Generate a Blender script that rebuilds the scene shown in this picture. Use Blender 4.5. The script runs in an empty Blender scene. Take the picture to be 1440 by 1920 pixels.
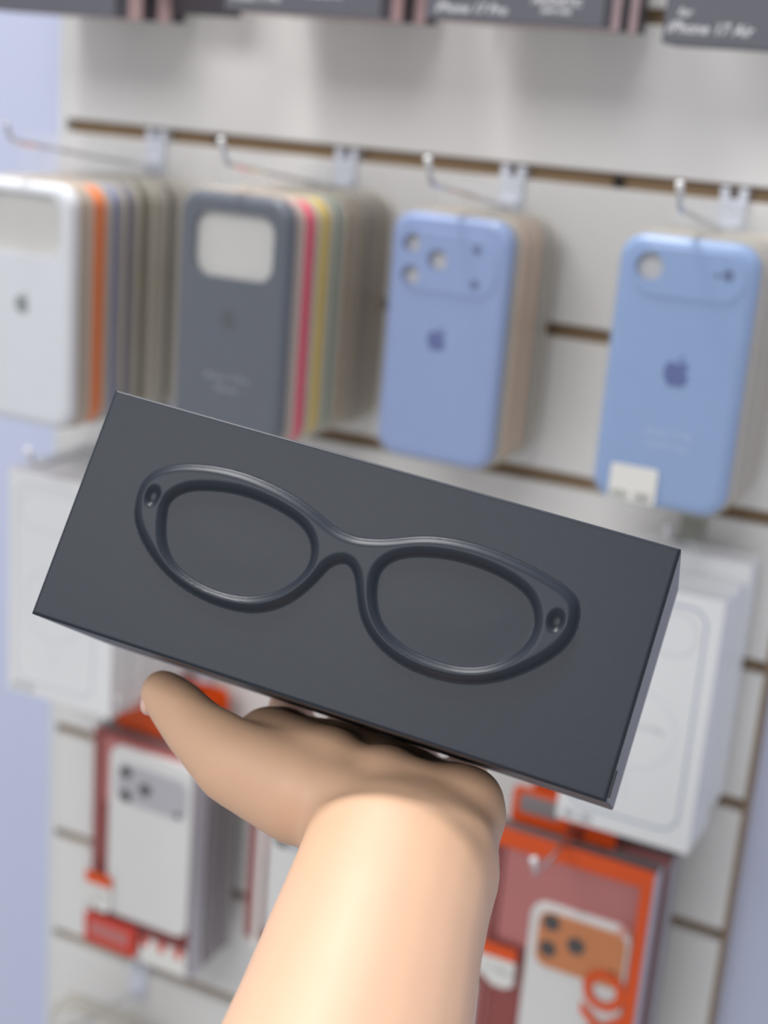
import bpy, bmesh, math, random
import numpy as np
from mathutils import Vector, Matrix

random.seed(7)
S = bpy.context.scene
COL = S.collection
Z0 = 1.5                                   # height of the first visible groove above the floor

# ------------------------------------------------------------------ camera
cam_d = bpy.data.cameras.new('camera')
cam = bpy.data.objects.new('camera', cam_d)
COL.objects.link(cam)
S.camera = cam
cam_d.sensor_fit = 'VERTICAL'
cam_d.sensor_height = 24.0
cam_d.lens = 24.0 * 2698.4 / 1920.0
right = Vector((0.89337, 0.44248, 0.07809))
down = Vector((0.19144, -0.21761, -0.95708))
fwd = Vector((-0.40650, 0.86997, -0.27912))
M = Matrix.Identity(4)
for i in range(3):
    M[i][0], M[i][1], M[i][2] = right[i], -down[i], -fwd[i]
M.translation = Vector((0.7224, -0.9084, 0.0424 + Z0))
cam.matrix_world = M
cam_d.clip_start = 0.01
cam_d.dof.use_dof = True
cam_d.dof.focus_distance = 0.452
cam_d.dof.aperture_fstop = 4.8

# ------------------------------------------------------------------ world, lamps, exposure
world = bpy.data.worlds.new('shop_world')
S.world = world
world.use_nodes = True
bg = world.node_tree.nodes['Background']
bg.inputs[0].default_value = (0.94, 0.95, 1.0, 1)
bg.inputs[1].default_value = 0.53


def area(name, loc, target, sx, sy, power, color):
    d = bpy.data.lights.new(name, 'AREA')
    d.shape = 'RECTANGLE'
    d.size, d.size_y = sx, sy
    d.energy = power
    d.color = color
    o = bpy.data.objects.new(name, d)
    COL.objects.link(o)
    o.location = loc
    o.rotation_euler = (Vector(target) - Vector(loc)).to_track_quat('-Z', 'Y').to_euler()
    return o


area('ceiling_panel_light', (0.05, -0.22, 2.75), (0.45, -0.45, 1.35), 0.5, 0.24, 22.0, (1.0, 0.98, 0.95))
area('ceiling_panel_light', (0.2, -2.3, 2.75), (0.3, -0.3, 1.2), 1.6, 0.8, 24.0, (1.0, 0.99, 0.98))

S.view_settings.view_transform = 'Standard'
S.view_settings.look = 'None'
S.view_settings.gamma = 1.0
S.view_settings.use_curve_mapping = False
S.view_settings.exposure = 0.0
try:
    S.cycles.transparent_max_bounces = 24
    S.cycles.max_bounces = 8
except Exception:
    pass


# ------------------------------------------------------------------ materials
def lin(c):
    return tuple(((x / 255) / 12.92 if x / 255 <= 0.04045 else ((x / 255 + 0.055) / 1.055) ** 2.4) for x in c)


def mat(name, rgb, rough=0.5, metal=0.0, noise=0.0, nscale=60.0, bump=0.0, coat=0.0, spec=0.5):
    m = bpy.data.materials.new(name)
    m.use_nodes = True
    nt = m.node_tree
    b = nt.nodes['Principled BSDF']
    c = lin(rgb)
    b.inputs['Roughness'].default_value = rough
    b.inputs['Metallic'].default_value = metal
    b.inputs['Specular IOR Level'].default_value = spec
    b.inputs['Coat Weight'].default_value = coat
    b.inputs['Base Color'].default_value = (*c, 1)
    tc = nt.nodes.new('ShaderNodeTexCoord')
    n = nt.nodes.new('ShaderNodeTexNoise')
    n.inputs['Scale'].default_value = nscale
    n.inputs['Detail'].default_value = 4
    nt.links.new(tc.outputs['Object'], n.inputs['Vector'])
    if noise > 0:
        r = nt.nodes.new('ShaderNodeMix')
        r.data_type = 'RGBA'
        r.inputs[6].default_value = (*[x * (1 - noise) for x in c], 1)
        r.inputs[7].default_value = (*[min(1, x * (1 + noise)) for x in c], 1)
        nt.links.new(n.outputs[0], r.inputs[0])
        nt.links.new(r.outputs[2], b.inputs['Base Color'])
    if bump > 0:
        bp = nt.nodes.new('ShaderNodeBump')
        bp.inputs['Strength'].default_value = bump
        bp.inputs['Distance'].default_value = 0.0005
        nt.links.new(n.outputs[0], bp.inputs['Height'])
        nt.links.new(bp.outputs[0], b.inputs['Normal'])
    return m


def clear(name, rgb, opacity, rough=0.12, edge=0.25):
    """thin clear plastic film: mostly see-through, partly a glossy tinted surface"""
    m = mat(name, rgb, rough, noise=0.03)
    nt = m.node_tree
    out = nt.nodes['Material Output']
    mix = nt.nodes.new('ShaderNodeMixShader')
    tr = nt.nodes.new('ShaderNodeBsdfTransparent')
    lw = nt.nodes.new('ShaderNodeLayerWeight')
    lw.inputs[0].default_value = 0.35
    mr = nt.nodes.new('ShaderNodeMapRange')
    mr.inputs['To Min'].default_value = opacity
    mr.inputs['To Max'].default_value = min(1, opacity + edge)
    nt.links.new(lw.outputs['Facing'], mr.inputs['Value'])
    nt.links.new(mr.outputs[0], mix.inputs[0])
    nt.links.new(tr.outputs[0], mix.inputs[1])
    nt.links.new(nt.nodes['Principled BSDF'].outputs[0], mix.inputs[2])
    nt.links.new(mix.outputs[0], out.inputs[0])
    return m


MT = dict(
    slat=mat('white_laminate', (234, 233, 231), 0.35, noise=0.02, nscale=9, bump=0.05),
    mdf=mat('brown_fibreboard', (150, 126, 98), 0.8, noise=0.12, nscale=160, bump=0.2),
    lavender=mat('lavender_wall_paint', (203, 210, 236), 0.7, noise=0.02, nscale=4, bump=0.1),
    floor=mat('grey_floor_tile', (190, 190, 186), 0.4, noise=0.05, nscale=3),
    trim=mat('white_edge_trim', (226, 228, 228), 0.4),
    screw=mat('black_screw', (30, 28, 28), 0.4, metal=0.3),
    chrome=mat('chrome', (225, 226, 230), 0.16, metal=1.0),
    bracket=mat('clear_grey_plastic', (226, 231, 242), 0.2, coat=0.5),
    bracket_green=clear('clear_greenish_plastic', (190, 192, 178), 0.65, 0.15),
    cap=mat('white_plastic_cap', (240, 240, 240), 0.25, coat=0.5),
    shell=clear('clear_shell_plastic', (232, 235, 238), 0.06, 0.10, 0.12),
    shellside=clear('milky_shell_plastic', (216, 210, 198), 0.55, 0.25, 0.1),
    insert=mat('pale_paper_insert', (214, 212, 208), 0.7, noise=0.03),
    boxpaper=mat('dark_slate_paper', (40, 46, 56), 0.42, noise=0.05, nscale=260, bump=0.08, spec=0.30),
    boxdark=mat('black_paper', (30, 31, 36), 0.55, noise=0.05),
    boxside_lit=mat('slate_paper_side_lit', (108, 108, 108), 0.42, noise=0.05),  # same slate paper, with the sheen on the lid side painted in lighter
    whitebox=mat('white_card', (236, 237, 238), 0.35, noise=0.01),
    print=mat('pale_grey_print', (206, 212, 216), 0.5, noise=0.02),
    printblue=mat('pale_blue_print', (160, 176, 194), 0.5, noise=0.03),
    greytext=mat('grey_print', (150, 152, 156), 0.5),
    darkcard=mat('dark_grey_card', (100, 101, 110), 0.5, noise=0.04),
    blackcard=mat('black_card', (62, 58, 64), 0.5, noise=0.04),
    pinkcard=mat('pale_pink_card', (232, 200, 200), 0.5, noise=0.04),
    whiteprint=mat('white_print', (225, 225, 228), 0.5),
    maroon=mat('dark_red_card', (150, 56, 48), 0.35, noise=0.06, nscale=30, coat=0.4),
    dusty=mat('dusty_red_card', (196, 116, 112), 0.3, noise=0.05, nscale=30, coat=0.5),
    orange=mat('orange_card', (228, 86, 24), 0.4, noise=0.05, nscale=40),
    redband=mat('red_band_print', (214, 60, 40), 0.4, noise=0.05),
    phonewhite=mat('white_phone_back', (232, 232, 230), 0.35, noise=0.01),
    phonegrey=mat('grey_camera_bar', (188, 188, 194), 0.3),
    phoneorange=mat('orange_camera_bar', (214, 134, 78), 0.35),
    lens=mat('dark_lens', (70, 66, 66), 0.25),
    redclear=clear('clear_box_plastic', (214, 206, 210), 0.04, 0.12, 0.12),
    sticker=mat('white_sticker', (232, 231, 226), 0.5, noise=0.02),
    stickerink=mat('sticker_ink', (120, 122, 118), 0.6),
    sidepale=mat('pale_side_card', (206, 202, 212), 0.5),
    sidegrey=mat('grey_side_card', (158, 152, 156), 0.6, noise=0.05),
    greycard=mat('mid_grey_card', (138, 132, 134), 0.5),
    logo_blue=mat('blue_ink', (84, 100, 158), 0.5),
    logo_grey=mat('grey_ink', (140, 146, 148), 0.5),
    logo_slate=mat('dark_slate_ink', (72, 76, 84), 0.4),
    faint=mat('faint_grey_ink', (138, 143, 153), 0.5),
    faintblue=mat('faint_blue_ink', (192, 208, 236), 0.5),
    bluedot=mat('blue_grey_cap', (96, 112, 150), 0.4),
    nail=mat('fingernail', (235, 196, 178), 0.3),
)

sk = mat('skin', (226, 184, 152), 0.5, noise=0.05, nscale=45, bump=0.12)
pb = sk.node_tree.nodes['Principled BSDF']
pb.inputs['Subsurface Weight'].default_value = 0.12
pb.inputs['Subsurface Radius'].default_value = (0.006, 0.002, 0.001)
pb.inputs['Subsurface Scale'].default_value = 0.5
MT['skin'] = sk

CASEMAT = {}


def casemat(name, rgb):
    if name not in CASEMAT:
        CASEMAT[name] = mat(name + '_silicone', rgb, 0.42, noise=0.03, coat=0.15)
    return CASEMAT[name]


# ------------------------------------------------------------------ object helpers
def obj(name, bm, material, parent=None, smooth=False, normals=True):
    if normals:
        bmesh.ops.recalc_face_normals(bm, faces=bm.faces)
    me = bpy.data.meshes.new(name)
    bm.to_mesh(me)
    bm.free()
    if smooth:
        for p in me.polygons:
            p.use_smooth = True
    me.materials.append(material)
    o = bpy.data.objects.new(name, me)
    COL.objects.link(o)
    if parent:
        o.parent = parent
    return o


def thing(name, label, cat, loc=(0, 0, 0), group=None):
    o = bpy.data.objects.new(name, None)
    o.empty_display_size = 0.02
    COL.objects.link(o)
    o.location = loc
    o['label'] = label
    o['category'] = cat
    if group:
        o['group'] = group
    return o


def box(bm, x0, x1, y0, y1, z0, z1, bevel=0.0):
    r = bmesh.ops.create_cube(bm, size=1.0)
    vs = r['verts']
    for v in vs:
        v.co = Vector((x0 + (v.co.x + .5) * (x1 - x0), y0 + (v.co.y + .5) * (y1 - y0), z0 + (v.co.z + .5) * (z1 - z0)))
    if bevel > 0:
        es = list({e for v in vs for e in v.link_edges})
        bmesh.ops.bevel(bm, geom=es, offset=bevel, segments=2, affect='EDGES', profile=0.6)
    return bm


def nb():
    return bmesh.new()


def rr(cx, cz, w, h, r, n=7):
    """rounded rectangle loop in the XZ plane"""
    r = max(0.0001, min(r, w / 2 - 1e-5, h / 2 - 1e-5))
    pts = []
    for k, (sx, sz) in enumerate(((1, 1), (-1, 1), (-1, -1), (1, -1))):
        ox, oz = cx + sx * (w / 2 - r), cz + sz * (h / 2 - r)
        for i in range(n + 1):
            a = math.pi / 2 * (k + i / n)
            pts.append((ox + r * math.cos(a), oz + r * math.sin(a)))
    return pts


def ell(cx, cz, rx, rz=None, n=24):
    rz = rz or rx
    return [(cx + rx * math.cos(2 * math.pi * i / n), cz + rz * math.sin(2 * math.pi * i / n)) for i in range(n)]


def slab(bm, loops_front, outer_steps, yb, yf, holes=()):
    """outer_steps: list of (loop, y) from back to front; the front is closed at yf with holes cut through to yb"""
    rings = []
    for loop, y in outer_steps:
        rings.append([bm.verts.new((x, y, z)) for x, z in loop])
    for a, b in zip(rings, rings[1:]):
        n = len(a)
        for i in range(n):
            bm.faces.new((a[i], a[(i + 1) % n], b[(i + 1) % n], b[i]))
    hf, hb = [], []
    for h in holes:
        hf.append([bm.verts.new((x, yf, z)) for x, z in h])
        hb.append([bm.verts.new((x, yb, z)) for x, z in h])
        a, b = hb[-1], hf[-1]
        n = len(a)
        for i in range(n):
            bm.faces.new((a[i], a[(i + 1) % n], b[(i + 1) % n], b[i]))
    for ring, hs in ((rings[-1], hf), (rings[0], hb)):
        es = []
        for lp in [ring] + hs:
            n = len(lp)
            for i in range(n):
                e = bm.edges.get((lp[i], lp[(i + 1) % n])) or bm.edges.new((lp[i], lp[(i + 1) % n]))
                es.append(e)
        if hs:
            bmesh.ops.triangle_fill(bm, use_beauty=True, edges=es)
        else:
            bm.faces.new(ring)
    return bm


def plate(bm, loop, yb, yf, holes=()):
    return slab(bm, None, [(loop, yb), (loop, yf)], yb, yf, holes)


def rplate(bm, cx, cz, w, h, r, yb, yf, bev=0.001, holes=()):
    """rounded block, back at yb, front (towards -y) at yf, front edge softened"""
    st = [(rr(cx, cz, w, h, r), yb)]
    for t in range(6):
        a = math.pi / 2 * t / 5
        ins = bev * (1 - math.cos(a))
        st.append((rr(cx, cz, w - 2 * ins, h - 2 * ins, max(r - ins, .0003)), yf + bev * (1 - math.sin(a))))
    return slab(bm, None, st, yb, yf, holes)


def tube(bm, pts, radii, n=10, cap=True):
    pts = [Vector(p) for p in pts]
    if not hasattr(radii, '__len__'):
        radii = [radii] * len(pts)
    rings = []
    up = Vector((0.13, 0.2, 1)).normalized()
    for i, p in enumerate(pts):
        d = (pts[min(i + 1, len(pts) - 1)] - pts[max(i - 1, 0)]).normalized()
        s = d.cross(up)
        if s.length < 1e-3:
            s = d.cross(Vector((1, 0, 0)))
        s.normalize()
        t = s.cross(d)
        rings.append([bm.verts.new(p + radii[i] * (math.cos(2 * math.pi * k / n) * s + math.sin(2 * math.pi * k / n) * t)) for k in range(n)])
    for a, b in zip(rings, rings[1:]):
        for k in range(n):
            bm.faces.new((a[k], a[(k + 1) % n], b[(k + 1) % n], b[k]))
    if cap:
        bm.faces.new(rings[0])
        bm.faces.new(rings[-1])
    return bm


def text(name, s, size, x, y, z, material, parent, rot=0.0, italic=0.0, bold=0.0, align='CENTER', depth=0.00005):
    cu = bpy.data.curves.new(name, 'FONT')
    cu.body = s
    cu.size = size
    cu.align_x = align
    cu.align_y = 'CENTER'
    cu.shear = italic
    cu.offset = bold
    cu.extrude = depth
    cu.resolution_u = 3
    t = bpy.data.objects.new(name, cu)
    COL.objects.link(t)
    dg = bpy.context.evaluated_depsgraph_get()
    me = bpy.data.meshes.new_from_object(t.evaluated_get(dg))
    bpy.data.objects.remove(t)
    R = Matrix.Translation((x, y, z)) @ Matrix.Rotation(rot, 4, 'Y') @ Matrix.Rotation(math.pi / 2, 4, 'X')
    me.transform(R)
    me.materials.clear()
    me.materials.append(material)
    o = bpy.data.objects.new(name, me)
    COL.objects.link(o)
    o.parent = parent
    return o


FRUIT = [(0, 36), (6, 38), (13, 42), (22, 43), (31, 40), (38, 33), (33, 28), (29, 20), (29, 11), (33, 3), (41, -3),
         (37, -15), (30, -27), (22, -36), (15, -38), (8, -36), (0, -34), (-8, -36), (-15, -38), (-23, -35), (-31, -26),
         (-38, -13), (-42, 2), (-42, 17), (-37, 31), (-28, 40), (-18, 43), (-9, 40)]
LEAF = [(1, 45), (4, 54), (10, 61), (19, 66), (18, 57), (13, 49), (7, 45)]


def fruit_logo(x, y, z, s, material, parent, tilt=0.0):
    bm = nb()
    for pl in (FRUIT, LEAF):
        lp = [(x + a * s / 90, z + b * s / 90) for a, b in pl]
        plate(bm, lp, y, y - 0.0001)
    return obj('logo', bm, material, parent)


# ------------------------------------------------------------------ the setting
def struct(name, bm, m):
    o = obj(name, bm, m)
    o['kind'] = 'structure'
    return o


struct('wall_back', box(nb(), -1.6, 2.2, 0.020, 0.10, -Z0, 1.2), MT['lavender'])
struct('floor', box(nb(), -1.6, 2.2, -3.0, 0.10, -Z0 - 0.05, -Z0), MT['floor'])

# the slatted display panel on it
PW = 0.583
panel = thing('slatwall_panel', 'white slatted display panel with brown grooves on the lavender wall', 'display panel', (0, 0.02, -1.0))


def rel(o, root):
    """meshes are written in room coordinates; bring them into their thing's frame"""
    o.data.transform(Matrix.Translation(-root.location))
    return o


rel(obj('backing_board', box(nb(), 0.004, PW, 0.0085, 0.0198, -1.0, 0.62), MT['mdf'], panel), panel)
slat_mesh = None
for k in range(-5, 10):
    zt, zb = -0.1 * k - 0.0049, -0.1 * (k + 1) + 0.0049
    if slat_mesh is None:
        bm = nb()
        box(bm, 0.006, PW - 0.001, 0.0, 0.0084, zb - zt, 0, 0.0006)
        o = obj('slat', bm, MT['slat'], panel)
        slat_mesh = o.data
    else:
        o = bpy.data.objects.new('slat', slat_mesh)
        COL.objects.link(o)
        o.parent = panel
    o.location = Vector((0, 0, zt)) - panel.location
rel(obj('side_trim', box(nb(), -0.001, 0.0059, -0.0002, 0.0198, -1.0, 0.62, 0.0008), MT['trim'], panel), panel)
rel(obj('cut_edge', box(nb(), PW - 0.0008, PW + 0.0012, 0.0006, 0.0198, -1.0, 0.62), MT['mdf'], panel), panel)
for x, z in ((0.1388, 0.0), (0.4415, -0.001), (0.139, -0.4), (0.4415, -0.4), (0.1388, -0.8)):
    bm = nb()
    tube(bm, [(x, 0.0085, z), (x, 0.0045, z), (x, 0.004, z)], [0.0036, 0.0036, 0.0022], 12)
    rel(obj('screw', bm, MT['screw'], panel), panel)


# ------------------------------------------------------------------ hooks
def hook(x, zg, length, label, plate_mat=None, rise=0.016, tip='cap', group='slatwall hooks'):
    t = thing('display_hook', label, 'hook', (x, 0, zg), group)
    pm = plate_mat or MT['bracket']
    bm = nb()
    box(bm, -0.0085, -0.0028, -0.0030, 0.0070, -0.0042, 0.0030, 0.0006)
    box(bm, 0.0028, 0.0085, -0.0030, 0.0070, -0.0042, 0.0030, 0.0006)
    box(bm, -0.0085, 0.0085, -0.0035, -0.0008, -0.034, -0.0038, 0.0007)
    obj('bracket', bm, pm, t)
    y1 = -length
    pts = [(0, -0.002, -0.0225), (0, -0.012, -0.0225)]
    for i in range(1, 7):
        pts.append((0, -0.012 + (y1 + 0.012) * i / 6, -0.0225 + rise * i / 6))
    bm = nb()
    zt = pts[-1][2]
    up = [(0, y1 - 0.0028, zt + 0.0010), (0, y1 - 0.0052, zt + 0.0040), (0, y1 - 0.0100, zt + 0.0125)]
    tube(bm, pts + up, 0.0016, 10)
    obj('rod', bm, MT['chrome'], t, True)
    if tip == 'cap':
        bm = nb()
        tube(bm, [(0, y1 - 0.0090, zt + 0.0105), (0, y1 - 0.0095, zt + 0.0112), (0, y1 - 0.0118, zt + 0.0150), (0, y1 - 0.0122, zt + 0.0158)], [0.0016, 0.0023, 0.0023, 0.0012], 10)
        obj('tip_cap', bm, MT['cap'], t, True)
    bm = nb()
    box(bm, -0.006, 0.006, -0.0075, -0.0034, -0.0275, -0.018, 0.0008)
    obj('rod_socket', bm, pm, t)
    return t


G1 = 'hooks in the top groove'
hook(0.090, 0, 0.158, 'chrome display hook at far left carrying the white phone case stack', tip='', group=G1)
hook(0.248, 0, 0.151, 'chrome display hook holding the dark slate phone case stack', group=G1)
hook(0.372, 0, 0.127, 'chrome display hook above the three lens blue phone case', group=G1)
hook(0.518, 0, 0.122, 'chrome display hook above the blue phone case with price sticker', group=G1)
G3 = 'hooks in the lower grooves'
hook(0.1055, -0.2, 0.150, 'hook carrying the white boxes at the left edge', rise=0.001, group=G3)
hook(0.5222, -0.2, 0.066, 'greenish clear hook behind the box corner holding white boxes', MT['bracket_green'], tip='', group=G3)
hook(0.152, -0.4, 0.105, 'hook holding the red package of the white phone case', group=G3)
hook(0.293, -0.4, 0.100, 'hook hidden behind the hand holding the second red package stack', group=G3)
hook(0.488, -0.4, 0.140, 'chrome hook poking through the orange package header', rise=0.010, group=G3)
hook(0.1, -0.7, 0.095, 'hook at the bottom left with the clear blister pack', group=G3)
for x, w in ((0.0685, 'above the leftmost grey box'), (0.261, 'above the second grey box from the left'),
             (0.3995, 'above the third grey box from the left'), (0.543, 'above the grey box at the top right')):
    hook(x, 0.2, 0.112, 'display hook ' + w, group='hooks above the frame')


# ------------------------------------------------------------------ hanging silicone case packs
def rodz(zg, y, length, rise=0.016):
    return zg - 0.0225 + rise * max(0.0, min(1.0, (-y - 0.012) / (length - 0.012)))


def case_pack(x, yf, ztop, w, h, cname, rgb, label, zg, length, kind='plain', depth=0.0145, group=None, detail=False):
    t = thing('phone_case_pack', label, 'phone case', (x, yf + depth, ztop - h), group)
    R = lambda o: rel(o, t)
    cz = ztop - h / 2
    cm = casemat(cname, rgb)
    yb = yf + depth
    ct = max(0.0075, depth - 0.0045) if not detail else 0.0095
    # clear blister: back tray with flange, thin clear cover over the case
    bm = nb()
    st = [(rr(x, cz, w, h, 0.0165), yb), (rr(x, cz, w, h, 0.0165), yb - 0.0012), (rr(x, cz, w - .0022, h - .0022, 0.0155), yb - 0.0016), (rr(x, cz, w - .0026, h - .0026, 0.0150), yf + ct + .0001)]
    slab(bm, None, st, yb, yf + ct + .0001)
    R(obj('blister_tray', bm, MT['shellside'], t, False))
    # case
    cw, ch = w - 0.0048, h - 0.0048
    holes = []
    if kind == 'window':
        holes = [rr(x, cz + ch / 2 - 0.0315, 0.0585, 0.0405, 0.011)]
    elif kind == 'window_wide':
        holes = [rr(x, cz + ch / 2 - 0.0275, 0.064, 0.0400, 0.012)]
    elif kind == 'triple':
        zz = cz + ch / 2
        holes = [ell(x - 0.0255, zz - 0.0185, 0.0062), ell(x - 0.0245, zz - 0.0385, 0.0062), ell(x - 0.0072, zz - 0.0275, 0.0066)]
    elif kind == 'bar':
        holes = [ell(x - 0.0212, cz + ch / 2 - 0.0175, 0.0082)]
    bm = nb()
    rplate(bm, x, cz, cw, ch, 0.0140, yf + ct, yf + 0.0012, 0.0060 if detail else 0.0022, holes)
    R(obj('case', bm, cm, t))
    if holes and detail:
        bm = nb()
        for hl in holes:
            a = np.array(hl)
            c0 = a.mean(0)
            out = [(c0[0] + (p[0] - c0[0]) * 1.0, c0[1] + (p[1] - c0[1]) * 1.0) for p in hl]
            plate(bm, out, yf + ct, yf + 0.0070)
        R(obj('paper_insert', bm, MT['insert'], t))
    # clear cover
    bm = nb()
    st = [(rr(x, cz, w - .0030, h - .0030, 0.0150), yf + ct), (rr(x, cz, w - .0032, h - .0032, 0.0150), yf + 0.003),
          (rr(x, cz, w - .0040, h - .0040, 0.0146), yf + 0.0014), (rr(x, cz, w - .0056, h - .0056, 0.0138), yf + 0.0005), (rr(x, cz, w - .0084, h - .0084, 0.0126), yf + 0.0001)]
    slab(bm, None, st, yf + ct, yf)
    R(obj('clear_cover', bm, MT['shell'], t))
    # hang tab with its slot round the rod
    rz = rodz(zg, yb, length)
    top = max(rz + 0.009, ztop + 0.014)
    bm = nb()
    plate(bm, rr(x, (ztop - 0.004 + top) / 2, 0.034, top - ztop + 0.004, 0.006), yb - 0.0001, yb - 0.0011, [rr(x, rz, 0.012, 0.0055, 0.0026)])
    R(obj('hang_tab', bm, MT['shell'], t))
    if not detail:
        return t
    ys = yf + 0.0011
    if kind == 'triple':
        zz = cz + ch / 2
        bm = nb()
        rplate(bm, x, zz - 0.0285, 0.0655, 0.0375, 0.0135, yf + 0.0016, yf + 0.0004, 0.0008,
               [ell(x - 0.0255, zz - 0.0185, 0.0064), ell(x - 0.0245, zz - 0.0385, 0.0064), ell(x - 0.0072, zz - 0.0275, 0.0068)])
        R(obj('camera_bar', bm, cm, t))
        for dx, dz in ((0.0185, -0.0185), (0.0190, -0.0392)):
            bm = nb()
            plate(bm, ell(x + dx, zz + dz, 0.0030), yf + 0.0006, yf + 0.0003)
            R(obj('flash_dot', bm, MT['bluedot'], t))
        R(fruit_logo(x - 0.003, ys, ztop - 0.0795, 0.0135, MT['logo_blue'], t))
    if kind == 'bar':
        zz = cz + ch / 2
        bm = nb()
        rplate(bm, x + 0.0015, zz - 0.0195, 0.0655, 0.0280, 0.0139, yf + 0.0016, yf + 0.0004, 0.0008, [ell(x - 0.0212, zz - 0.0175, 0.0084)])
        R(obj('camera_bar', bm, cm, t))
        for dx, dz, r in ((0.0178, -0.0180, 0.0015), (0.0240, -0.0172, 0.0033)):
            bm = nb()
            plate(bm, ell(x + dx, zz + dz, r), yf + 0.0006, yf + 0.0003)
            R(obj('flash_dot', bm, MT['bluedot'], t))
        R(fruit_logo(x + 0.0025, ys, ztop - 0.0790, 0.0160, MT['logo_blue'], t))
        R(text('lettering', 'iPhone 17 Air', 0.0050, x + 0.003, ys, ztop - 0.1135, MT['faintblue'], t))
        R(text('lettering', 'MagSafe Case', 0.0044, x + 0.003, ys, ztop - 0.1205, MT['faintblue'], t))
        bm = nb()
        rplate(bm, x - 0.0140, ztop - 0.1460, 0.0285, 0.0215, 0.0015, yf + 0.0001, yf - 0.0002, 0.0001)
        st_ = R(obj('price_sticker', bm, MT['sticker'], t))
        bm = nb()
        xx = x - 0.0265
        while xx < x - 0.0025:
            wq = random.choice((0.0004, 0.0007, 0.0010))
            if not (x - 0.0165 < xx < x - 0.0135):
                box(bm, xx, xx + wq, yf - 0.0003, yf - 0.0002, ztop - 0.1555, ztop - 0.1510)
            xx += wq + random.choice((0.0005, 0.0008))
        R(obj('bar_code', bm, MT['stickerink'], t))
    if kind == 'window':
        R(fruit_logo(x, ys, ztop - 0.0800, 0.0125, MT['logo_slate'], t))
        R(text('lettering', 'iPhone 17 Pro', 0.0056, x + 0.0005, ys, ztop - 0.1165, MT['faint'], t, bold=0.0001))
        R(text('lettering', 'Silicone', 0.0056, x + 0.0005, ys, ztop - 0.1235, MT['faint'], t, bold=0.0001))
    if kind == 'window_wide':
        R(fruit_logo(x + 0.0008, ys, ztop - 0.0835, 0.0125, MT['logo_grey'], t))
    return t


def stack(x, ztop, w, h, zg, length, rows, group):
    for (yf, cname, rgb, label, kind, det, dep) in rows:
        case_pack(x + random.uniform(-.0006, .0006) * (0 if det else 1), yf, ztop - (0 if det else random.uniform(0, .0015)), w, h, cname, rgb, label, zg, length, kind, dep, group, det)


D = 0.0145
stack(0.090, -0.0285, 0.086, 0.166, 0, 0.158, [
    (-0.152, 'white', (226, 229, 234), 'white phone case with wide camera window at the front of the leftmost stack', 'window_wide', True, 0.021),
    (-0.1285, 'orange', (246, 128, 34), 'orange phone case pack right behind the white one, leftmost stack', 'plain', False, 0.0185),
    (-0.1085, 'soft_blue', (120, 132, 176), 'greyish blue phone case pack behind the orange one, leftmost stack', 'plain', False, D),
    (-0.0925, 'slate_violet', (110, 110, 134), 'violet grey phone case pack, fourth from the front of leftmost stack', 'plain', False, D),
    (-0.0765, 'olive', (100, 100, 72), 'olive green phone case pack in the leftmost stack', 'plain', False, D),
    (-0.0600, 'stone', (182, 178, 166), 'stone beige phone case pack behind the olive one, leftmost stack', 'plain', False, D),
    (-0.0440, 'charcoal', (84, 82, 78), 'charcoal phone case pack near the panel in the leftmost stack', 'plain', False, D),
    (-0.0280, 'stone', (182, 178, 166), 'stone beige phone case pack nearest the panel, leftmost stack', 'plain', False, D)],
    'phone case packs on the leftmost hook')
stack(0.248, -0.0215, 0.0845, 0.160, 0, 0.151, [
    (-0.1455, 'dark_slate', (82, 88, 100), 'dark slate phone case with camera window at the front of its stack', 'window', True, 0.017),
    (-0.1275, 'hot_pink', (255, 58, 108), 'hot pink phone case pack behind the dark slate case', 'plain', False, 0.0185),
    (-0.1080, 'yellow', (238, 208, 92), 'yellow phone case pack behind the hot pink one', 'plain', False, 0.0185),
    (-0.0885, 'sage', (142, 168, 150), 'sage green phone case pack behind the yellow one', 'plain', False, D),
    (-0.0725, 'sand', (178, 160, 134), 'sand phone case pack behind the sage green one', 'plain', False, D),
    (-0.0570, 'taupe', (150, 134, 112), 'taupe phone case pack, third from the panel in the dark slate stack', 'plain', False, D),
    (-0.0410, 'grey_brown', (120, 112, 108), 'grey brown phone case pack, second from the panel in the dark slate stack', 'plain', False, D),
    (-0.0250, 'brown', (128, 108, 88), 'brown phone case pack nearest the panel, behind the dark slate case', 'plain', False, D)],
    'phone case packs on the second hook')
stack(0.3715, -0.0235, 0.0850, 0.159, 0, 0.127, [
    (-0.0960, 'pale_blue', (142, 163, 208), 'pale blue phone case with three lens holes and blue logo', 'triple', True, 0.018),
    (-0.0760, 'peach', (230, 190, 162), 'peach phone case pack behind the three lens blue case', 'plain', False, 0.0185),
    (-0.0560, 'peach', (230, 190, 162), 'peach phone case pack, third from front behind the three lens blue case', 'plain', False, 0.0185),
    (-0.0360, 'warm_grey', (170, 164, 156), 'warm grey phone case pack nearest the panel behind the peach ones', 'plain', False, D)],
    'phone case packs on the third hook')
stack(0.5205, -0.0200, 0.0845, 0.1610, 0, 0.122, [
    (-0.1060, 'sky_blue', (142, 169, 212), 'sky blue phone case with single lens hole and white price sticker', 'bar', True, 0.018),
    (-0.0860, 'milk', (214, 212, 214), 'milky phone case pack behind the blue case with the price sticker', 'plain', False, D),
    (-0.0700, 'blush', (214, 200, 202), 'blush phone case pack, third in the stack with the price sticker', 'plain', False, D),
    (-0.0540, 'milk', (214, 212, 214), 'milky phone case pack, second from the panel at far right', 'plain', False, D),
    (-0.0380, 'blush', (214, 200, 202), 'blush phone case pack nearest the panel at far right', 'plain', False, D)],
    'phone case packs on the fourth hook')


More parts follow.
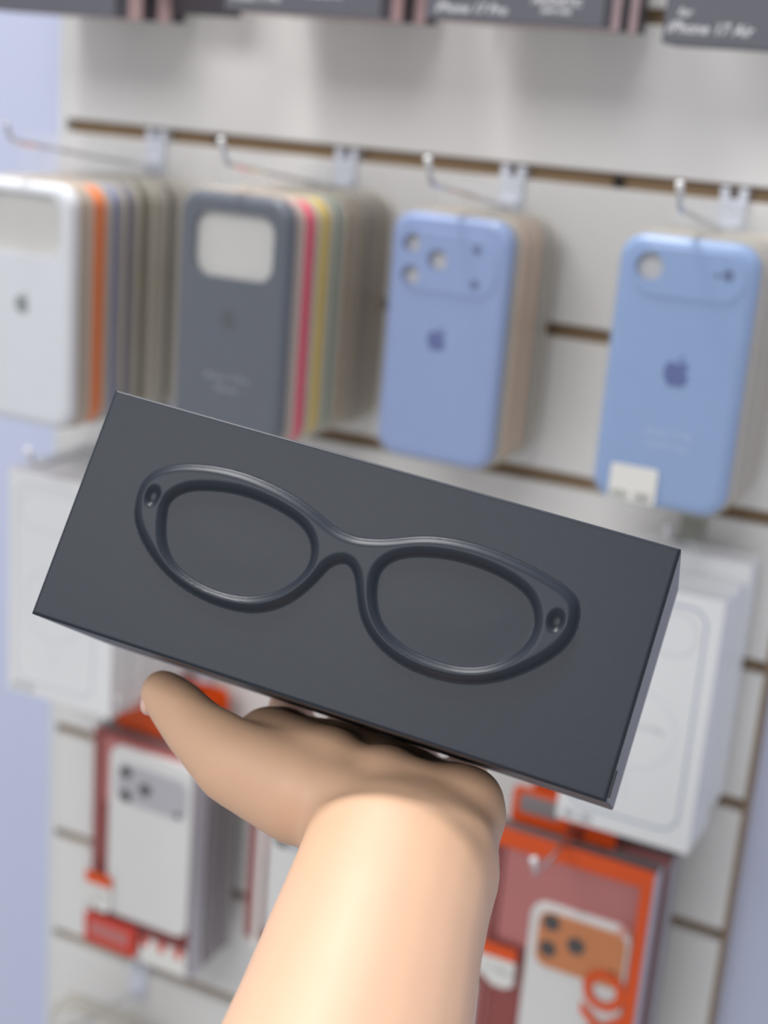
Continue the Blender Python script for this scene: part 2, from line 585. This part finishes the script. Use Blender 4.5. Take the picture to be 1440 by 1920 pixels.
# ------------------------------------------------------------------ white boxes
def outline(bm, loop_o, loop_i, y, d=0.0001):
    return slab(bm, None, [(loop_o, y), (loop_o, y - d)], y, y - d, [loop_i])


def white_box(x0, x1, yf, yb, z0, z1, label, printed=None, group=None, tab=None):
    t = thing('white_case_box', label, 'box', ((x0 + x1) / 2, yb, z0), group)
    R = lambda o: rel(o, t)
    R(obj('carton', box(nb(), x0, x1, yf, yb, z0, z1, 0.0008), MT['whitebox'], t))
    if tab:
        rz, ztab, cx = tab
        bm = nb()
        plate(bm, rr(cx, (z1 + ztab) / 2 - .001, 0.036, ztab - z1 + 0.002, 0.005), yb - 0.0002, yb - 0.0012, [rr(cx, rz, 0.014, 0.006, 0.0028)])
        R(obj('hang_tab', bm, MT['shell'], t))
    if printed:
        pm, px0, px1, pz0, pz1 = printed
        cx, cz, w, h = (px0 + px1) / 2, (pz0 + pz1) / 2, px1 - px0, pz1 - pz0
        bm = nb()
        outline(bm, rr(cx, cz, w, h, 0.012), rr(cx, cz, w - 0.0028, h - 0.0028, 0.0107), yf)
        R(obj('printed_outline', bm, pm, t))
        bm = nb()
        cw, chh = w * 0.88, 0.028
        cy = pz1 - 0.0055 - chh / 2
        outline(bm, rr(cx, cy, cw, chh, 0.0138), rr(cx, cy, cw - 0.0018, chh - 0.0018, 0.013), yf)
        R(obj('printed_camera_bar', bm, MT['print'], t))
        bm = nb()
        outline(bm, ell(cx, cz - 0.012, 0.027, n=40), ell(cx, cz - 0.012, 0.0264, n=40), yf)
        outline(bm, rr(cx, cz - 0.052, 0.0035, 0.017, 0.0017), rr(cx, cz - 0.052, 0.0029, 0.0164, 0.0014), yf)
        R(obj('printed_ring', bm, MT['print'], t))
        R(text('lettering', 'iPhone 17 Pro', 0.0056, cx + 0.004, yf, cz - 0.010, MT['greytext'], t))
        bm = nb()
        for k in range(6):
            for q in (0, 0.011):
                xa = x0 + 0.0055 + q + k * 0.0014
                box(bm, xa, xa + random.choice((.0005, .0009)), yf - .0001, yf - .00002, z0 + 0.0030, z0 + 0.0080)
        R(obj('bar_code', bm, MT['greytext'], t))
    return t


GW = 'white case boxes on the right hook'
white_box(0.478, 0.5662, -0.0830, -0.0605, -0.4025, -0.2332, 'white card box with printed phone outline, right of the dark box',
          (MT['printblue'], 0.4845, 0.5577, -0.3905, -0.2405), GW, (rodz(-.2, -.0605, .066), -0.205, 0.5222))
white_box(0.480, 0.5672, -0.0590, -0.0370, -0.4015, -0.2322, 'white card box behind the printed one on the right hook', None, GW, (rodz(-.2, -.037, .066), -0.205, 0.5222))
white_box(0.4815, 0.5695, -0.0355, -0.0130, -0.3880, -0.2210, 'white card box nearest the panel, standing taller at right', None, GW)
GL = 'white case boxes on the left hook'
lb = ['white card box with faint phone outline at the left edge', 'white card box second in the left edge stack',
      'white card box third in the left edge stack', 'white card box nearest the panel, left edge stack']
for i in range(4):
    yf = -0.125 + i * 0.0245
    white_box(0.0585, 0.1520, yf, yf + 0.0225, -0.4060 + 0.0008 * i, -0.2350 + 0.0006 * i, lb[i],
              (MT['print'], 0.0650, 0.1365, -0.3960, -0.2430) if i == 0 else None, GL,
              (rodz(-.2, yf + .0225, .150, .001), -0.2120, 0.1055))

# ------------------------------------------------------------------ red and orange hanging packs
def flag(t, x, y, z, w, h, R, label_txt):
    bm = nb()
    plate(bm, [(x, z), (x + w, z), (x + w, z - h * .32), (x, z - h * .32)], y, y - 0.0003)
    R(obj('flag_band', bm, MT['orange'], t))
    bm = nb()
    plate(bm, [(x, z - h * .32), (x + w, z - h * .32), (x + w, z - h * .88), (x + w * .78, z - h), (x + w * .45, z - h), (x, z - h * .72)], y, y - 0.0003)
    R(obj('flag_sticker', bm, MT['sticker'], t))
    R(text('lettering', label_txt, h * 0.22, x + w * .55, y - 0.0003, z - h * .62, MT['greytext'], t))


def red_pack(x0, x1, yf, yb, z0, z1, label, xh, phone, bar, barm, lenses, group, headz=None, zg=-0.4, length=0.105, cardm='maroon', rise=0.016, duh=0.06, hxc=None):
    t = thing('hanging_case_pack', label, 'phone case', ((x0 + x1) / 2, yb, z0), group)
    R = lambda o: rel(o, t)
    # back card and side walls: open tray
    w, h, cx, cz = x1 - x0, z1 - z0, (x0 + x1) / 2, (z0 + z1) / 2
    bm = nb()
    box(bm, x0, x1, yb - 0.0012, yb, z0, z1)
    R(obj('back_card', bm, MT['greycard'], t))
    bm = nb()
    box(bm, x0 + .001, x1 - .001, yf + 0.0085, yf + 0.0095, z0 + .001, z1 - .001)
    R(obj('colour_card', bm, MT[cardm], t))
    bm = nb()
    box(bm, x0 + .0125, x1 - .004, yf + 0.0060, yf + 0.0084, z1 - duh, z1 - .006, 0.0008)
    R(obj('inner_card', bm, MT['dusty'], t))
    for xa in (x0 + 0.0035, x0 + 0.0085):
        bm = nb()
        box(bm, xa, xa + 0.0012, yf + 0.0060, yf + 0.0084, z0 + .004, z1 - .006, 0.0004)
        R(obj('fold', bm, MT['dusty'], t))
    bm = nb()
    box(bm, x1 + 0.0001, x1 + 0.0006, yf + 0.0006, yb, z0 + .001, z1 - .001)
    R(obj('side_wall', bm, MT['sidepale'] if phone else MT['sidegrey'], t))
    bm = nb()
    box(bm, x0, x1, yf, yb - 0.0013, z0, z1, 0.0012)
    R(obj('clear_box', bm, MT['redclear'], t))
    if phone:
        px, pz, pw, ph = phone
        bm = nb()
        rplate(bm, px, pz, pw, ph, 0.011, yf + 0.0058, yf + 0.0020, 0.0012)
        R(obj('phone_case', bm, MT['phonewhite'], t))
        bx, bz, bw, bh = bar
        bm = nb()
        rplate(bm, bx, bz, bw, bh, 0.0085, yf + 0.0021, yf + 0.0014, 0.0004)
        R(obj('camera_bar', bm, barm, t))
        for lx, lz, lr in lenses:
            bm = nb()
            plate(bm, ell(lx, lz, lr), yf + 0.0014, yf + 0.0009)
            R(obj('lens', bm, MT['lens'], t))
    # header tab with slots
    hz = headz or (z1 + 0.034)
    rz = rodz(zg, yb, length, rise)
    hw = 0.037
    hxc = hxc or xh
    bm = nb()
    mid = z1 + (hz - z1) * 0.5
    plate(bm, rr(hxc, (z1 + hz) / 2 - 0.001, 2 * hw, hz - z1 + 0.002, 0.005), yb - 0.0002, yb - 0.0012,
          [rr(xh, rz, 0.014, 0.0065, 0.003)])
    R(obj('header_tab', bm, MT['orange'], t))
    return t, R


GR = 'red hanging case packs'
t, R = red_pack(0.1005, 0.2005, -0.0830, -0.0640, -0.6310, -0.4430, 'dark red clear pack with a white three lens phone case, lower left', 0.152,
                (0.1590, -0.5240, 0.0760, 0.1460), (0.1605, -0.4800, 0.0640, 0.0330), MT['phonegrey'],
                [(0.1372, -0.4705, 0.0050), (0.1372, -0.4905, 0.0050), (0.1550, -0.4805, 0.0052), (0.1850, -0.4930, 0.0026)], GR)
bm = nb()
rplate(bm, 0.1275, -0.6145, 0.0500, 0.0270, 0.0012, -0.0830, -0.0834, 0.0002)
R(obj('red_label', bm, MT['redband'], t))
bm = nb()
rplate(bm, 0.1260, -0.6145, 0.0380, 0.0130, 0.0012, -0.0834, -0.0836, 0.0001)
R(obj('label_panel', bm, MT['dusty'], t))
bm = nb()
rplate(bm, 0.1780, -0.6170, 0.0430, 0.0230, 0.0012, -0.0830, -0.0834, 0.0002)
R(obj('white_band', bm, MT['sticker'], t))
for dx in (0.1605, 0.1765, 0.1920):
    bm = nb()
    plate(bm, [(dx, -0.6150), (dx - .0035, -0.6105), (dx - .0042, -0.6070), (dx - .002, -0.6048), (dx, -0.6060), (dx + .002, -0.6048), (dx + .0042, -0.6070), (dx + .0035, -0.6105)], -0.0834, -0.0836)
    R(obj('heart_print', bm, MT['redband'], t))
flag(t, 0.1025, -0.0831, -0.5640, 0.0250, 0.0330, R, 'PRO')
for i, (yf, lab) in enumerate(((-0.0620, 'red hanging pack second in the lower left stack'), (-0.0410, 'red hanging pack nearest the panel, lower left stack'))):
    red_pack(0.1005, 0.2005, yf, yf + 0.019, -0.6310, -0.4430, lab, 0.152, None, None, None, [], GR, headz=-0.410)
t, R = red_pack(0.2440, 0.3420, -0.0830, -0.0640, -0.5800, -0.4430, 'dark red clear pack partly hidden behind the wrist', 0.293,
                (0.2980, -0.5100, 0.0680, 0.1160), (0.2980, -0.4750, 0.0600, 0.0300), MT['phonegrey'],
                [(0.2760, -0.4680, 0.0050), (0.2760, -0.4850, 0.0050), (0.2920, -0.4760, 0.0052)], GR)
bm = nb()
box(bm, 0.2570, 0.2620, -0.0836, -0.0830, -0.5800, -0.4430)  # reflection on the plastic fold, painted as a white strip
R(obj('painted_fold_glint', bm, MT['sticker'], t))
red_pack(0.2440, 0.3420, -0.0620, -0.0430, -0.5800, -0.4430, 'red hanging pack behind the one by the wrist', 0.293, None, None, None, [], GR)

# the big orange framed pack at lower right
t, R = red_pack(0.4330, 0.5480, -0.0830, -0.0640, -0.6150, -0.4235, 'orange framed pack with a white phone case and orange camera bar', 0.488,
                (0.5035, -0.5350, 0.0700, 0.1340), (0.5055, -0.4935, 0.0610, 0.0415), MT['phoneorange'],
                [(0.4840, -0.4800, 0.0060), (0.4835, -0.5000, 0.0060), (0.5025, -0.4915, 0.0062), (0.5290, -0.5035, 0.0026)], 'orange hanging case packs',
                headz=-0.3970, length=0.140, rise=0.010, duh=0.085, hxc=0.4785)
bm = nb()
rplate(bm, 0.4905, -0.4275, 0.1150, 0.0130, 0.0010, -0.0830, -0.0836, 0.0002)
R(obj('orange_top_band', bm, MT['orange'], t))
bm = nb()
rplate(bm, 0.5440, -0.5250, 0.0080, 0.1820, 0.0010, -0.0830, -0.0836, 0.0002)
R(obj('orange_side_band', bm, MT['orange'], t))
flag(t, 0.4360, -0.0831, -0.5085, 0.0270, 0.0320, R, '17 PRO')
R(text('lettering', 'OX', 0.0380, 0.5240, -0.0832, -0.5300, MT['orange'], t, rot=math.pi / 2, bold=0.0014))
R(text('lettering', 'III', 0.0100, 0.5330, -0.0832, -0.4690, MT['orange'], t))
# what is printed and stuck on its header
yh = -0.0652
bm = nb()
rplate(bm, 0.4610, -0.4085, 0.0280, 0.0135, 0.0010, yh, yh - 0.0003, 0.0001)
R(obj('header_panel', bm, MT['greycard'], t))
red_pack(0.4390, 0.5520, -0.0620, -0.0430, -0.6150, -0.4225, 'red pack right behind the orange framed one', 0.488, None, None, None, [], 'orange hanging case packs', headz=-0.3900, length=0.140, cardm='dusty', rise=0.010)
red_pack(0.4390, 0.5500, -0.0410, -0.0220, -0.6150, -0.4225, 'red pack nearest the panel behind the orange framed one', 0.488, None, None, None, [], 'orange hanging case packs', hxc=0.4785, headz=-0.3900, length=0.140, rise=0.010)

# clear blister at the bottom left
t = thing('clear_blister_pack', 'clear blister pack with a pale case on the hook at the bottom left', 'phone case', (0.107, -0.05, -0.86))
R = lambda o: rel(o, t)
bm = nb()
rplate(bm, 0.1, -0.7860, 0.092, 0.155, 0.022, -0.050, -0.0655, 0.004)
R(obj('blister', bm, MT['shellside'], t))
bm = nb()
rplate(bm, 0.1, -0.7860, 0.080, 0.143, 0.018, -0.0656, -0.0690, 0.002)
R(obj('pale_case', bm, MT['insert'], t))
bm = nb()
rz = rodz(-0.7, -0.05, 0.095)
plate(bm, rr(0.1, -0.707, 0.040, 0.022, 0.008), -0.0501, -0.0511, [rr(0.1, rz, 0.013, 0.006, 0.0028)])
R(obj('hang_tab', bm, MT['shell'], t))


# ------------------------------------------------------------------ dark boxes in the top row
def dark_box(x0, x1, yf, yb, z0, z1, m, label, xh, group, words=()):
    t = thing('dark_case_box', label, 'box', ((x0 + x1) / 2, yb, z0), group)
    R = lambda o: rel(o, t)
    R(obj('carton', box(nb(), x0, x1, yf, yb, z0, z1, 0.0006), m, t))
    bm = nb()
    rz = rodz(0.2, yb, 0.112)
    if rz > z1:
        plate(bm, rr(xh, (z1 + rz + 0.008) / 2 - .001, 0.036, rz + .008 - z1 + 0.002, 0.005), yb - 0.0002, yb - 0.0010, [rr(xh, rz, 0.014, 0.006, 0.0028)])
        R(obj('hang_tab', bm, MT['shell'], t))
    else:
        bm.free()
    for s, sz, x, z in words:
        R(text('lettering', s, sz, x, yf, z, MT['whiteprint'], t, italic=0.25, bold=0.00012))
    return t


GT = 'boxes along the top edge'
order = ['leftmost', 'second from left', 'third from left', 'rightmost']
specs = [(0.0140, 0.1225, 0.0755, 0.0685), (0.2065, 0.3155, 0.0842, 0.261), (0.3450, 0.4540, 0.0862, 0.3995), (0.4885, 0.5975, 0.0800, 0.543)]
words = [(),
         (('iPhone 17 Pro', 0.0062, 0.2280, 0.0925), ('MAGNETIC', 0.0052, 0.2760, 0.0960)),
         (('iPhone 17 Pro', 0.0078, 0.3735, 0.0925), ('MAGNETIC', 0.0060, 0.4255, 0.0985), ('SNAP CASE', 0.0036, 0.4255, 0.0935)),
         (('for', 0.0062, 0.4995, 0.0965), ('iPhone 17 Air', 0.0084, 0.5140, 0.0885))]
for i, (x0, x1, zb, xh) in enumerate(specs):
    dark_box(x0, x1, -0.1000, -0.0850, zb, zb + 0.085, MT['darkcard'], 'dark grey box with white italic print, %s at the top edge' % order[i] if words[i] else 'plain grey box cut by the top edge, leftmost', xh, GT, words[i])
    seq = [('pinkcard', 'pale pink'), ('blackcard', 'black'), ('pinkcard', 'pale pink'), ('blackcard', 'black')] if i < 3 else [('blackcard', 'black')]
    for k, (mn, cn) in enumerate(seq):
        yf = -0.0845 + k * 0.0170
        dark_box(x0, x1, yf, yf + 0.0155, zb + 0.0006 * k, zb + 0.085, MT[mn],
                 '%s box, %s behind the grey one %s at the top edge' % (cn, ['first', 'second', 'third', 'fourth'][k], order[i]), xh, GT)
dark_box(0.1300, 0.1750, -0.0450, -0.0290, 0.0830, 0.168, MT['blackcard'], 'narrow black box between the two left grey boxes, top edge', 0.1525, GT)

# ------------------------------------------------------------------ the held box
BC = Vector((0.52978, -0.521667, -0.107356))
BX = Vector((0.982542, 0.143490, -0.118415))
BU = Vector((0.033802, 0.488212, 0.872070))
BB = Vector((-0.182945, 0.860848, -0.474839))
BM = Matrix.Identity(4)
for i in range(3):
    BM[i][0], BM[i][1], BM[i][2] = BX[i], BB[i], BU[i]
BM.translation = BC
HWD, HHT, DEP = 0.0975, 0.0400, 0.080

hb = thing('gift_box', 'dark slate box embossed with a pair of glasses, held up on the palm', 'box')
hb.matrix_world = BM

OUT = [(-75.7, 2.8), (-76.6, 8.4), (-76.4, 13.1), (-73.3, 17.6), (-67.7, 21.0), (-61.0, 23.1), (-53.4, 24.4), (-46.8, 24.8), (-40.1, 24.6), (-33.2, 23.8), (-26.1, 22.4), (-20.3, 20.7), (-15.0, 18.7), (-11.2, 17.0), (-6.8, 15.4), (-2.1, 14.9), (0.2, 15.0), (5.0, 15.9), (9.6, 17.3), (14.0, 19.2), (18.9, 21.1), (24.7, 22.6), (31.3, 23.4), (37.3, 23.6), (43.5, 23.3), (50.5, 22.5), (56.8, 21.5), (63.2, 19.9), (67.8, 18.5), (71.4, 16.6), (73.4, 13.8), (74.3, 9.5), (74.2, 5.3), (72.9, 1.0), (70.3, -3.0), (66.4, -7.5), (61.7, -11.6), (56.9, -15.0), (51.2, -17.8), (45.1, -19.5), (38.7, -20.3), (32.0, -20.2), (26.3, -19.5), (20.1, -17.6), (14.7, -14.7), (10.3, -10.9), (7.3, -6.6), (5.0, -1.7), (3.1, 2.7), (0.9, 5.2), (-1.9, 6.4), (-5.7, 4.0), (-7.2, 0.8), (-9.2, -3.6), (-12.0, -8.2), (-16.1, -13.0), (-21.9, -16.8), (-28.3, -18.7), (-36.0, -19.2), (-44.2, -18.5), (-51.4, -16.8), (-58.6, -13.9), (-65.6, -9.5), (-70.8, -4.9), (-73.8, -1.2)]
INL = [(-64.8, 6.0), (-64.8, 8.9), (-62.4, 12.3), (-58.0, 14.9), (-50.6, 16.7), (-44.2, 17.6), (-37.5, 17.6), (-30.7, 16.8), (-23.5, 15.2), (-18.2, 13.0), (-14.6, 9.6), (-12.8, 5.1), (-12.9, 0.7), (-14.9, -3.6), (-19.0, -8.6), (-25.3, -12.6), (-31.8, -14.4), (-38.9, -14.8), (-45.8, -14.1), (-53.3, -11.9), (-58.5, -8.4), (-61.8, -3.6), (-63.8, 1.7)]
INR = [(10.4, 1.8), (9.9, 6.0), (11.5, 9.7), (14.9, 12.6), (20.4, 14.9), (27.9, 16.5), (33.9, 17.0), (40.7, 16.9), (47.0, 16.1), (53.6, 14.4), (58.0, 11.9), (60.6, 8.4), (62.1, 4.0), (61.5, -1.3), (58.3, -6.4), (54.2, -10.4), (49.1, -13.2), (43.6, -14.8), (37.7, -15.2), (30.9, -14.9), (24.3, -13.6), (18.5, -11.1), (14.5, -7.5), (11.8, -2.7)]


def smooth_loop(pts, it=2):
    p = np.array(pts, float)
    for _ in range(it):                      # cubic B-spline style refinement
        q = np.empty((len(p) * 2, 2))
        prv, nxt = np.roll(p, 1, 0), np.roll(p, -1, 0)
        q[0::2] = (prv + 6 * p + nxt) / 8
        q[1::2] = (p + nxt) / 2
        p = q
    return p


def sdf(P, loop):
    """signed distance of points P to the closed loop, positive inside"""
    A, B = loop, np.roll(loop, -1, 0)
    best = np.full(len(P), 1e9)
    ins = np.zeros(len(P), bool)
    for a, b in zip(A, B):
        d = b - a
        t = np.clip(((P - a) @ d) / (d @ d), 0, 1)
        dist = np.hypot(*(P - a - t[:, None] * d).T)
        best = np.minimum(best, dist)
        c = (a[1] > P[:, 1]) != (b[1] > P[:, 1])
        if abs(d[1]) > 1e-12:
            ins ^= c & (P[:, 0] < a[0] + (P[:, 1] - a[1]) * d[0] / d[1])
    return np.where(ins, best, -best)


nx, nz = 391, 161
gx, gz = np.meshgrid(np.linspace(-97.5, 97.5, nx), np.linspace(-40, 40, nz))
P = np.stack([gx.ravel(), gz.ravel()], 1)
so, sl, sr = (sdf(P, smooth_loop(L)) for L in (OUT, INL, INR))
d = np.minimum(so, np.minimum(-sl, -sr))
ss = lambda t: (lambda u: u * u * (3 - 2 * u))(np.clip(t, 0, 1))
hgt = 2.3 * np.sin(math.pi / 2 * np.clip((d + 0.15) / 3.5, 0, 1)) * ss((d + 0.3) / 1.2)
hgt += 0.25 * ss(sl / 14.0) + 0.25 * ss(sr / 14.0)          # lenses swell slightly
for (cx, cz) in ((-70.6, 8.6), (67.9, 7.4)):                # hinge dimples
    rr_ = np.hypot((P[:, 0] - cx) / 2.3, (P[:, 1] - cz) / 3.2)
    hgt -= 1.5 * (1 - ss(rr_ - 0.35))
edge = np.minimum(97.5 - np.abs(P[:, 0]), 40 - np.abs(P[:, 1]))
hgt -= 0.7 * (1 - np.sqrt(np.clip(1 - (1 - np.clip(edge / 0.8, 0, 1)) ** 2, 0, 1)))
V = np.stack([P[:, 0], -hgt, P[:, 1]], 1) / 1000.0
inmask = (d > -0.8).reshape(nz, nx)
faces_f, faces_g = [], []
for j in range(nz - 1):
    for i in range(nx - 1):
        q = (j * nx + i, j * nx + i + 1, (j + 1) * nx + i + 1, (j + 1) * nx + i)
        (faces_g if inmask[j, i] and inmask[j + 1, i + 1] else faces_f).append(q)
for nm, fs in (('front_panel', faces_f), ('embossed_glasses', faces_g)):
    used = sorted({v for f in fs for v in f})
    mp = {v: k for k, v in enumerate(used)}
    me = bpy.data.meshes.new(nm)
    me.from_pydata([tuple(V[v]) for v in used], [], [tuple(mp[v] for v in f) for f in fs])
    for p in me.polygons:
        p.use_smooth = True
    me.materials.append(MT['boxpaper'])
    o = bpy.data.objects.new(nm, me)
    COL.objects.link(o)
    o.parent = hb
bm = nb()
box(bm, -HWD, HWD, 0.0007, DEP * 0.86, -HHT, HHT)
obj('lid', bm, MT['boxpaper'], hb)
bm = nb()
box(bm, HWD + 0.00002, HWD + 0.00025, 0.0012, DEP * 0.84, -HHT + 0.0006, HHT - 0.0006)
obj('side_panel', bm, MT['boxside_lit'], hb)  # thin sheet on the lid side, carries the painted sheen
bm = nb()
box(bm, -HWD + 0.0008, HWD - 0.0006, DEP * 0.861, DEP, -HHT + 0.0008, HHT - 0.0008, 0.0006)
obj('base', bm, MT['boxdark'], hb)
bm = nb()
box(bm, HWD + 0.00026, HWD + 0.0007, 0.001, 0.0032, -HHT + 0.0015, -HHT + 0.0100, 0.0001)
obj('side_slit', bm, MT['boxdark'], hb)


# ------------------------------------------------------------------ the hand and forearm (box frame, millimetres: a right, b back, c up)
def loft(bm, secs, n=20):
    """secs: (centre, u, v) with u, v the half axes of the ellipse"""
    rings = []
    for c, u, v in secs:
        c, u, v = Vector(H(c)), Vector(u) * KH, Vector(v) * KH
        rings.append([bm.verts.new((c + u * math.cos(2 * math.pi * k / n) + v * math.sin(2 * math.pi * k / n)) / 1000) for k in range(n)])
    for a, b in zip(rings, rings[1:]):
        for k in range(n):
            bm.faces.new((a[k], a[(k + 1) % n], b[(k + 1) % n], b[k]))
    bm.faces.new(rings[0])
    bm.faces.new(rings[-1])


def ball(bm, c, r):
    if not hasattr(r, '__len__'):
        r = (r, r, r)
    bmesh.ops.create_uvsphere(bm, u_segments=20, v_segments=12, radius=1.0,
                              matrix=Matrix.Translation(Vector(c) / 1000) @ Matrix.Diagonal((r[0] / 1000, r[1] / 1000, r[2] / 1000, 1)))


def limb(bm, pts):
    """tapering chain of (a, b, c, r)"""
    fine = []
    for (p, q) in zip(pts, pts[1:]):
        L = (Vector(q[:3]) - Vector(p[:3])).length
        n = max(2, int(L / 2.5))
        for i in range(n):
            t = i / n
            fine.append([p[k] + (q[k] - p[k]) * t for k in range(4)])
    fine.append(list(pts[-1]))
    tube(bm, [Vector(f[:3]) / 1000 for f in fine], [f[3] / 1000 for f in fine], 18)
    for p in pts:
        ball(bm, p[:3], p[3])


parts = []
CAMB = Vector((116.0, -439.3, -51.7))       # the eye in the box frame; the arm is drawn at one depth, then set 20 mm further back
KH = 1.046


def H(p, r=None):
    q = CAMB + (Vector(p[:3]) - CAMB) * KH
    return (q.x, q.y, q.z) if r is None else (q.x, q.y, q.z, r * KH)




def part():
    bm = nb()
    parts.append(bm)
    return bm


# forearm
ax = [((44.5, 1, -73), 30.8, 22.5), ((45.8, -8, -82), 30.2, 23.5), ((48.3, -23, -96), 30.6, 25), ((52.8, -43, -118), 32.5, 27),
      ((58, -75, -150), 34.5, 29), ((66, -120, -198), 39, 33), ((74, -175, -255), 41, 36)]
secs = []
for i, (c, ru, rv) in enumerate(ax):
    a, b = Vector(ax[max(i - 1, 0)][0]), Vector(ax[min(i + 1, len(ax) - 1)][0])
    dd = (b - a).normalized()
    u = Vector((0.88, 0.42, 0.28))
    u = (u - dd * u.dot(dd)).normalized()
    v = u.cross(dd)
    secs.append((c, u * ru, v * rv))
loft(part(), secs)
ball(part(), H((44.5, 2, -70)), (30.5, 22, 20))
# heel and palm
loft(part(), [((42, -1, -72), (28.5, 0, 9), (0, 14, -14)), ((38, 9, -66), (31, 0, 6), (0, 10, -15)), ((26, 24, -60), (38, 0, 1), (0, 2, -15.5)),
              ((16, 45, -56), (45, 0, 0), (0, 0, -16.5)), ((14, 62, -55), (45.5, 0, 0), (0, 0, -15.5)), ((12, 74, -54), (44, 0, 0), (0, 0, -14.5))])
palm = [((54, 14, -55), (14, 14, 14.5)), ((57, 13, -54), (12.5, 13, 13.5)), ((55, 10, -66), (17, 14, 16)), ((59, 14, -57), (12, 12, 13.5)), ((40, 12, -56), (16, 12, 12.5)), ((50, 20, -56), (15, 14, 13)), ((54, 14, -75), (16, 15, 16)),
        ((57, -4, -80), (15, 15, 16))]
for c_, r_ in palm:
    ball(part(), H(c_), r_)
limb(part(), [H((38, 4, -70), 17), H((14, 10, -67), 15.5), H((-4, 15, -64.5), 15.5), H((0, 34, -57), 14)])
limb(part(), [H((48, 16, -57), 14), H((46, 60, -54), 13.5)])
limb(part(), [H((30, 14, -58), 15), H((28, 60, -55), 14)])
limb(part(), [H((10, 16, -58), 15), H((6, 60, -55), 14)])
limb(part(), [H((8, 16, -60), 16), H((-16, 36, -56), 13.5), H((-18, 62, -53.5), 13)])
# thumb
limb(part(), [H((6, 10, -67), 16.5), H((-19, 15, -64.5), 14.2), H((-37, 20, -58.6), 11), H((-47, 22.5, -53.5), 9.8), H((-53.5, 24, -50.8), 8.4)])
# fingers curl up behind the box
fing = []
for (a0, a1, L0, L1, L2, r) in ((-19, -24, 24, 26, 18, 9.2), (3, 2, 27, 30, 20, 9.5), (24, 25, 25, 27, 19, 9.1), (43, 47, 20, 21, 16, 8.0)):
    z0 = -42 - r
    a0, a1 = H((a0, 60, 0))[0], H((a1, 60, 0))[0]
    pts = [(a0, 74, z0 - 2.5, r + 2), (a0 * .6 + a1 * .4, 66 + L0, z0 + 0.5, r)]
    b2 = 81.2 + r
    pts.append((a0 * .3 + a1 * .7, b2 + 3, z0 + 0.36 * L1, r * .95))
    pts.append((a1, b2 + 1.0, z0 + 0.36 * L1 + L1 * .8, r * .9))
    pts.append((a1, b2 - 0.8, z0 + 0.36 * L1 + L1 * .8 + L2, r * .82))
    limb(part(), pts)
    fing.append((pts[-2], pts[-1]))

bmall = nb()
for b in parts:
    bmesh.ops.recalc_face_normals(b, faces=b.faces)
    tmp = bpy.data.meshes.new('tmp')
    b.to_mesh(tmp)
    b.free()
    bmall.from_mesh(tmp)
    bpy.data.meshes.remove(tmp)
me = bpy.data.meshes.new('person')
bmall.to_mesh(me)
bmall.free()
tmp = bpy.data.objects.new('person', me)
COL.objects.link(tmp)
rm = tmp.modifiers.new('r', 'REMESH')
rm.mode = 'VOXEL'
rm.voxel_size = 0.0016
sm = tmp.modifiers.new('s', 'SMOOTH')
sm.factor = 0.6
sm.iterations = 24
dg = bpy.context.evaluated_depsgraph_get()
me2 = bpy.data.meshes.new_from_object(tmp.evaluated_get(dg))
bpy.data.objects.remove(tmp)
for p in me2.polygons:
    p.use_smooth = True
me2.name = 'person'
for v in me2.vertices:                       # skin flattens where it presses on the box
    a_, b_, c_ = v.co * 1000
    if -3 < b_ < 79 and abs(a_) < 98 and c_ > -40.5:
        v.co.z = -0.0405
    elif c_ > -40.5 and 40 < b_ < 80.6:
        v.co.y = 0.0806
me2.materials.clear()
me2.materials.append(MT['skin'])
person = bpy.data.objects.new('person', me2)
COL.objects.link(person)
person.matrix_world = BM
person['label'] = "person's bare left forearm and hand, palm up, holding the dark box from below"
person['category'] = 'person'
# nails
for i, (p, q) in enumerate(fing):
    bm = nb()
    c = Vector(q[:3])
    ball(bm, (c.x, c.y + q[3] * 0.80, c.z + 0.5), (q[3] * .62, 1.6, 5.6))
    o = obj('fingernail', bm, MT['nail'], person, True)
bm = nb()
ball(bm, (-64.6, 45, -55.5), (3.0, 5.0, 4.4))
obj('fingernail', bm, MT['nail'], person, True)

# ------------------------------------------------------------------ lift everything to its height above the floor
for o in list(COL.objects):
    if o.parent is None and o.type in {'MESH', 'EMPTY'}:
        o.location.z += Z0
